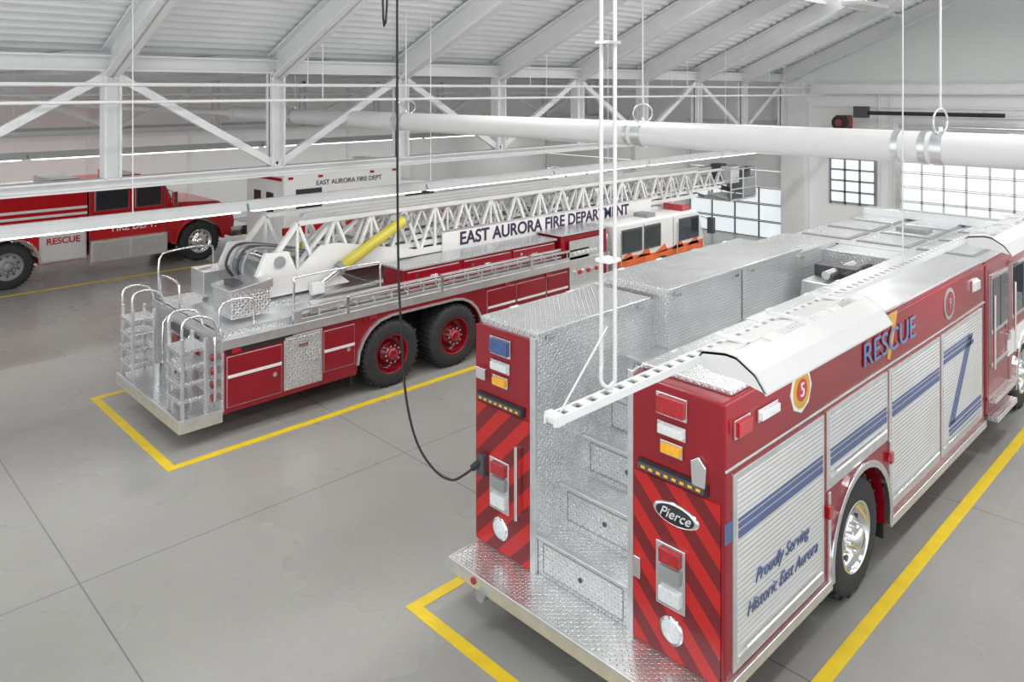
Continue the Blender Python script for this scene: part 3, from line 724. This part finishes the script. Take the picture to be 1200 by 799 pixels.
b.box(5.5,7.3,y0+.035,y0+.06,1.3,1.36,WHITE); b.box(7.3,8.9,y0+.105,y0+.125,1.3,1.36,WHITE); b.box(-.5,5.45,y0-.012,y0,1.5,1.7,WHITE); b.box(-.5,5.45,y0-.015,y0,1.56,1.64,BRED)
b.box(4.5,5.4,y0-.02,y0+.01,.5,1.4,ROLL); b.box(4.47,5.43,y0-.01,y0+.01,.47,1.43,ALU)
b.box(2.3,3.25,y0-.02,y0+.01,.5,1.4,ROLL); b.box(.8,2.2,y0-.02,y0+.01,.5,1.4,ROLL)
b.box(5.5,7.25,y0-.05,y0+.3,.35,.85,DPF); b.box(5.55,6.3,y0-.06,y0-.04,.4,.8,ALU); b.box(6.4,7.2,y0-.06,y0-.04,.4,.8,ALU)
b.box(8.95,9.45,y0+.1,y1-.1,.5,.75,CHR); b.box(9.0,9.06,y0+.5,y1-.5,.8,1.3,CHR)
b.cyl((8.93,y0+.3,1.1),(9.02,y0+.3,1.1),.1,WLENS,16); b.box(8.7,8.85,y0+.09,y0+.13,1.2,1.3,AMBER)
ring=arch(8.1,.5,.58,16,.5); ring2=arch(8.1,.5,.65,16,.5); b.prism(ring+ring2[::-1],'y',y0+.05,y0+.3,BRED)
ring=arch(3.88,.5,.58,16,.5); ring2=arch(3.88,.5,.63,16,.5); b.prism(ring+ring2[::-1],'y',y0-.03,y0+.05,CHR)
b.box(6.3,6.7,y0+.2,y1-.2,2.18,2.32,RLENS); b.box(6.25,6.75,y0+.15,y1-.15,2.16,2.19,CHR)
b.box(7.35,7.45,y0-.2,y0-.08,1.5,1.85,CHR); b.cyl((7.4,y0-.1,1.8),(7.3,y0+.1,1.9),.015,CHR,8)
b.box(-.3,5.3,y0+.1,y0+.5,2.12,2.2,ALU)
b.box(4.8,5.4,20.2,21.8,2.1,2.3,GREY)
b.done(.01)
text('FIRE DEPT.',(6.5,y0+.03,1.08),.22,WHITE,R,name='door_lettering',off=.004)
text('RESCUE',(4.95,y0-.025,.95),.2,BRED,R,name='body_lettering',off=.004)
for i,(x,s) in enumerate(((3.88,1),(8.1,1),(3.88,-1),(8.1,-1))):
    yy=y0+.03 if s==1 else y1-.03
    wheel('wheel_%d'%(i+1),R,x,yy,.5,.5,.28,CHR if i%2 else GREY,s)
# ================================================================= AMBULANCE
B=empty('ambulance',(11,17.9,0)); y0,y1=16.9,18.9
b=MB('body',B)
p=[(8.9,.45)]+arch(10.2,.42,.5,10,.45)+[(12.3,.45),(12.3,2.38),(8.9,2.38)]
b.prism(p,'y',y0,y1,WHITE)
p=[(12.3,.45),(13.0,.45)]+arch(14.0,.42,.5,10,.45)+[(14.9,.5),(14.9,1.05),(14.0,1.2),(13.4,1.85),(12.3,1.95)]
b.prism(p,'y',y0+.1,y1-.1,WHITE)
b.done(.04)
b=MB('details',B)
b.box(8.9,14.6,y0-.01,y0+.11,.9,1.1,BRED); b.box(9.2,9.9,y0-.015,y0,1.5,2.0,GLASS)
b.prism([(12.5,1.2),(13.7,1.2),(13.35,1.75),(12.5,1.8)],'y',y0+.09,y0+.12,GLASS)
for x in (9.0,9.8,11.3,12.0): b.box(x,x+.12,y0-.03,y0,2.24,2.3,RLENS)
b.box(8.87,8.9,17.0,18.8,2.2,2.28,RLENS); b.box(8.88,8.9,17.3,17.85,.6,2.0,WHITE); b.box(8.88,8.9,17.95,18.5,.6,2.0,WHITE); b.box(8.86,8.89,17.4,17.75,1.4,1.9,GLASS); b.box(8.86,8.89,18.05,18.4,1.4,1.9,GLASS)
b.box(10.5,11.2,17.4,18.2,2.38,2.48,WHITE); b.box(12.0,12.35,17.0,18.8,2.38,2.5,WLENS)
b.box(8.7,8.92,17,18.8,.35,.45,DPF)
b.done(.01)
text('EAST AURORA FIRE DEPT',(10.7,y0-.01,2.1),.17,NAVY,B,name='lettering')
for i,(x,s) in enumerate(((10.2,1),(14.0,1),(10.2,-1),(14.0,-1))):
    yy=y0+.03 if s==1 else y1-.03
    if i%2: yy+=.1*s
    wheel('wheel_%d'%(i+1),B,x,yy,.42,.42,.25,CHR,s)
# ================================================================= HANGING CABLES / CONDUITS
b=MB('power_drop_cable')
b.tube([(4.14,5.74,6.95),(4.13,5.74,5),(4.14,5.74,3),(4.17,5.73,2.2),(4.2,5.7,1.6),(4.25,5.6,1.2),(4.33,5.45,.98),(4.4,5.3,.92),(4.47,5.2,.98),(4.525,5.1,1.08)],.011,BLACK,8,5)
b.cyl((4.14,5.74,6.6),(4.14,5.74,6.95),.06,BLACK,12)
b.cyl((4.5,5.13,1.05),(4.55,5.07,1.12),.03,BLACK,10)
b.tube([(4.05,5.8,6.9),(4.03,5.82,5.2),(4.06,5.8,5.15),(4.08,5.78,6.9)],.01,BLACK,6,4)
b.done()
# the conduit drop feeds and carries the near light row, so it is part of it
b=MB('conduit_drop',ROWS[0])
b.cyl((2.77,2.26,3.12),(2.77,2.26,7.2),.0095,WHITE,10); b.cyl((2.82,2.22,3.05),(2.82,2.22,7.2),.0095,WHITE,10)
b.tube([(2.77,2.26,3.12),(2.77,2.26,3.05),(2.795,2.24,3.02),(2.82,2.22,3.05)],.0095,WHITE,8,3)
b.cyl((2.45,2.23,3.0),(2.79,2.24,3.3),.005,WHITE,6)
b.box(2.4,2.44,2.19,2.27,2.97,3.015,STEELW)
for z in (3.6,4.6): b.box(2.75,2.84,2.2,2.28,z,z+.015,ALU)
b.done()
# ================================================================= WORLD + CAMERA
w=bpy.data.worlds.new('World'); sc.world=w; w.use_nodes=True
bg=w.node_tree.nodes['Background']; bg.inputs[0].default_value=(.95,.98,1,1); bg.inputs[1].default_value=1.65
sc.view_settings.view_transform='Standard'
cam=bpy.data.cameras.new('camera'); co=bpy.data.objects.new('camera',cam); COL.objects.link(co)
cam.lens=27.15; cam.sensor_width=36; cam.sensor_fit='HORIZONTAL'; cam.shift_y=-.2454; cam.clip_start=.05
co.location=(0,0,4.39); co.rotation_euler=(math.pi/2,0,math.radians(-44.2))
sc.camera=co
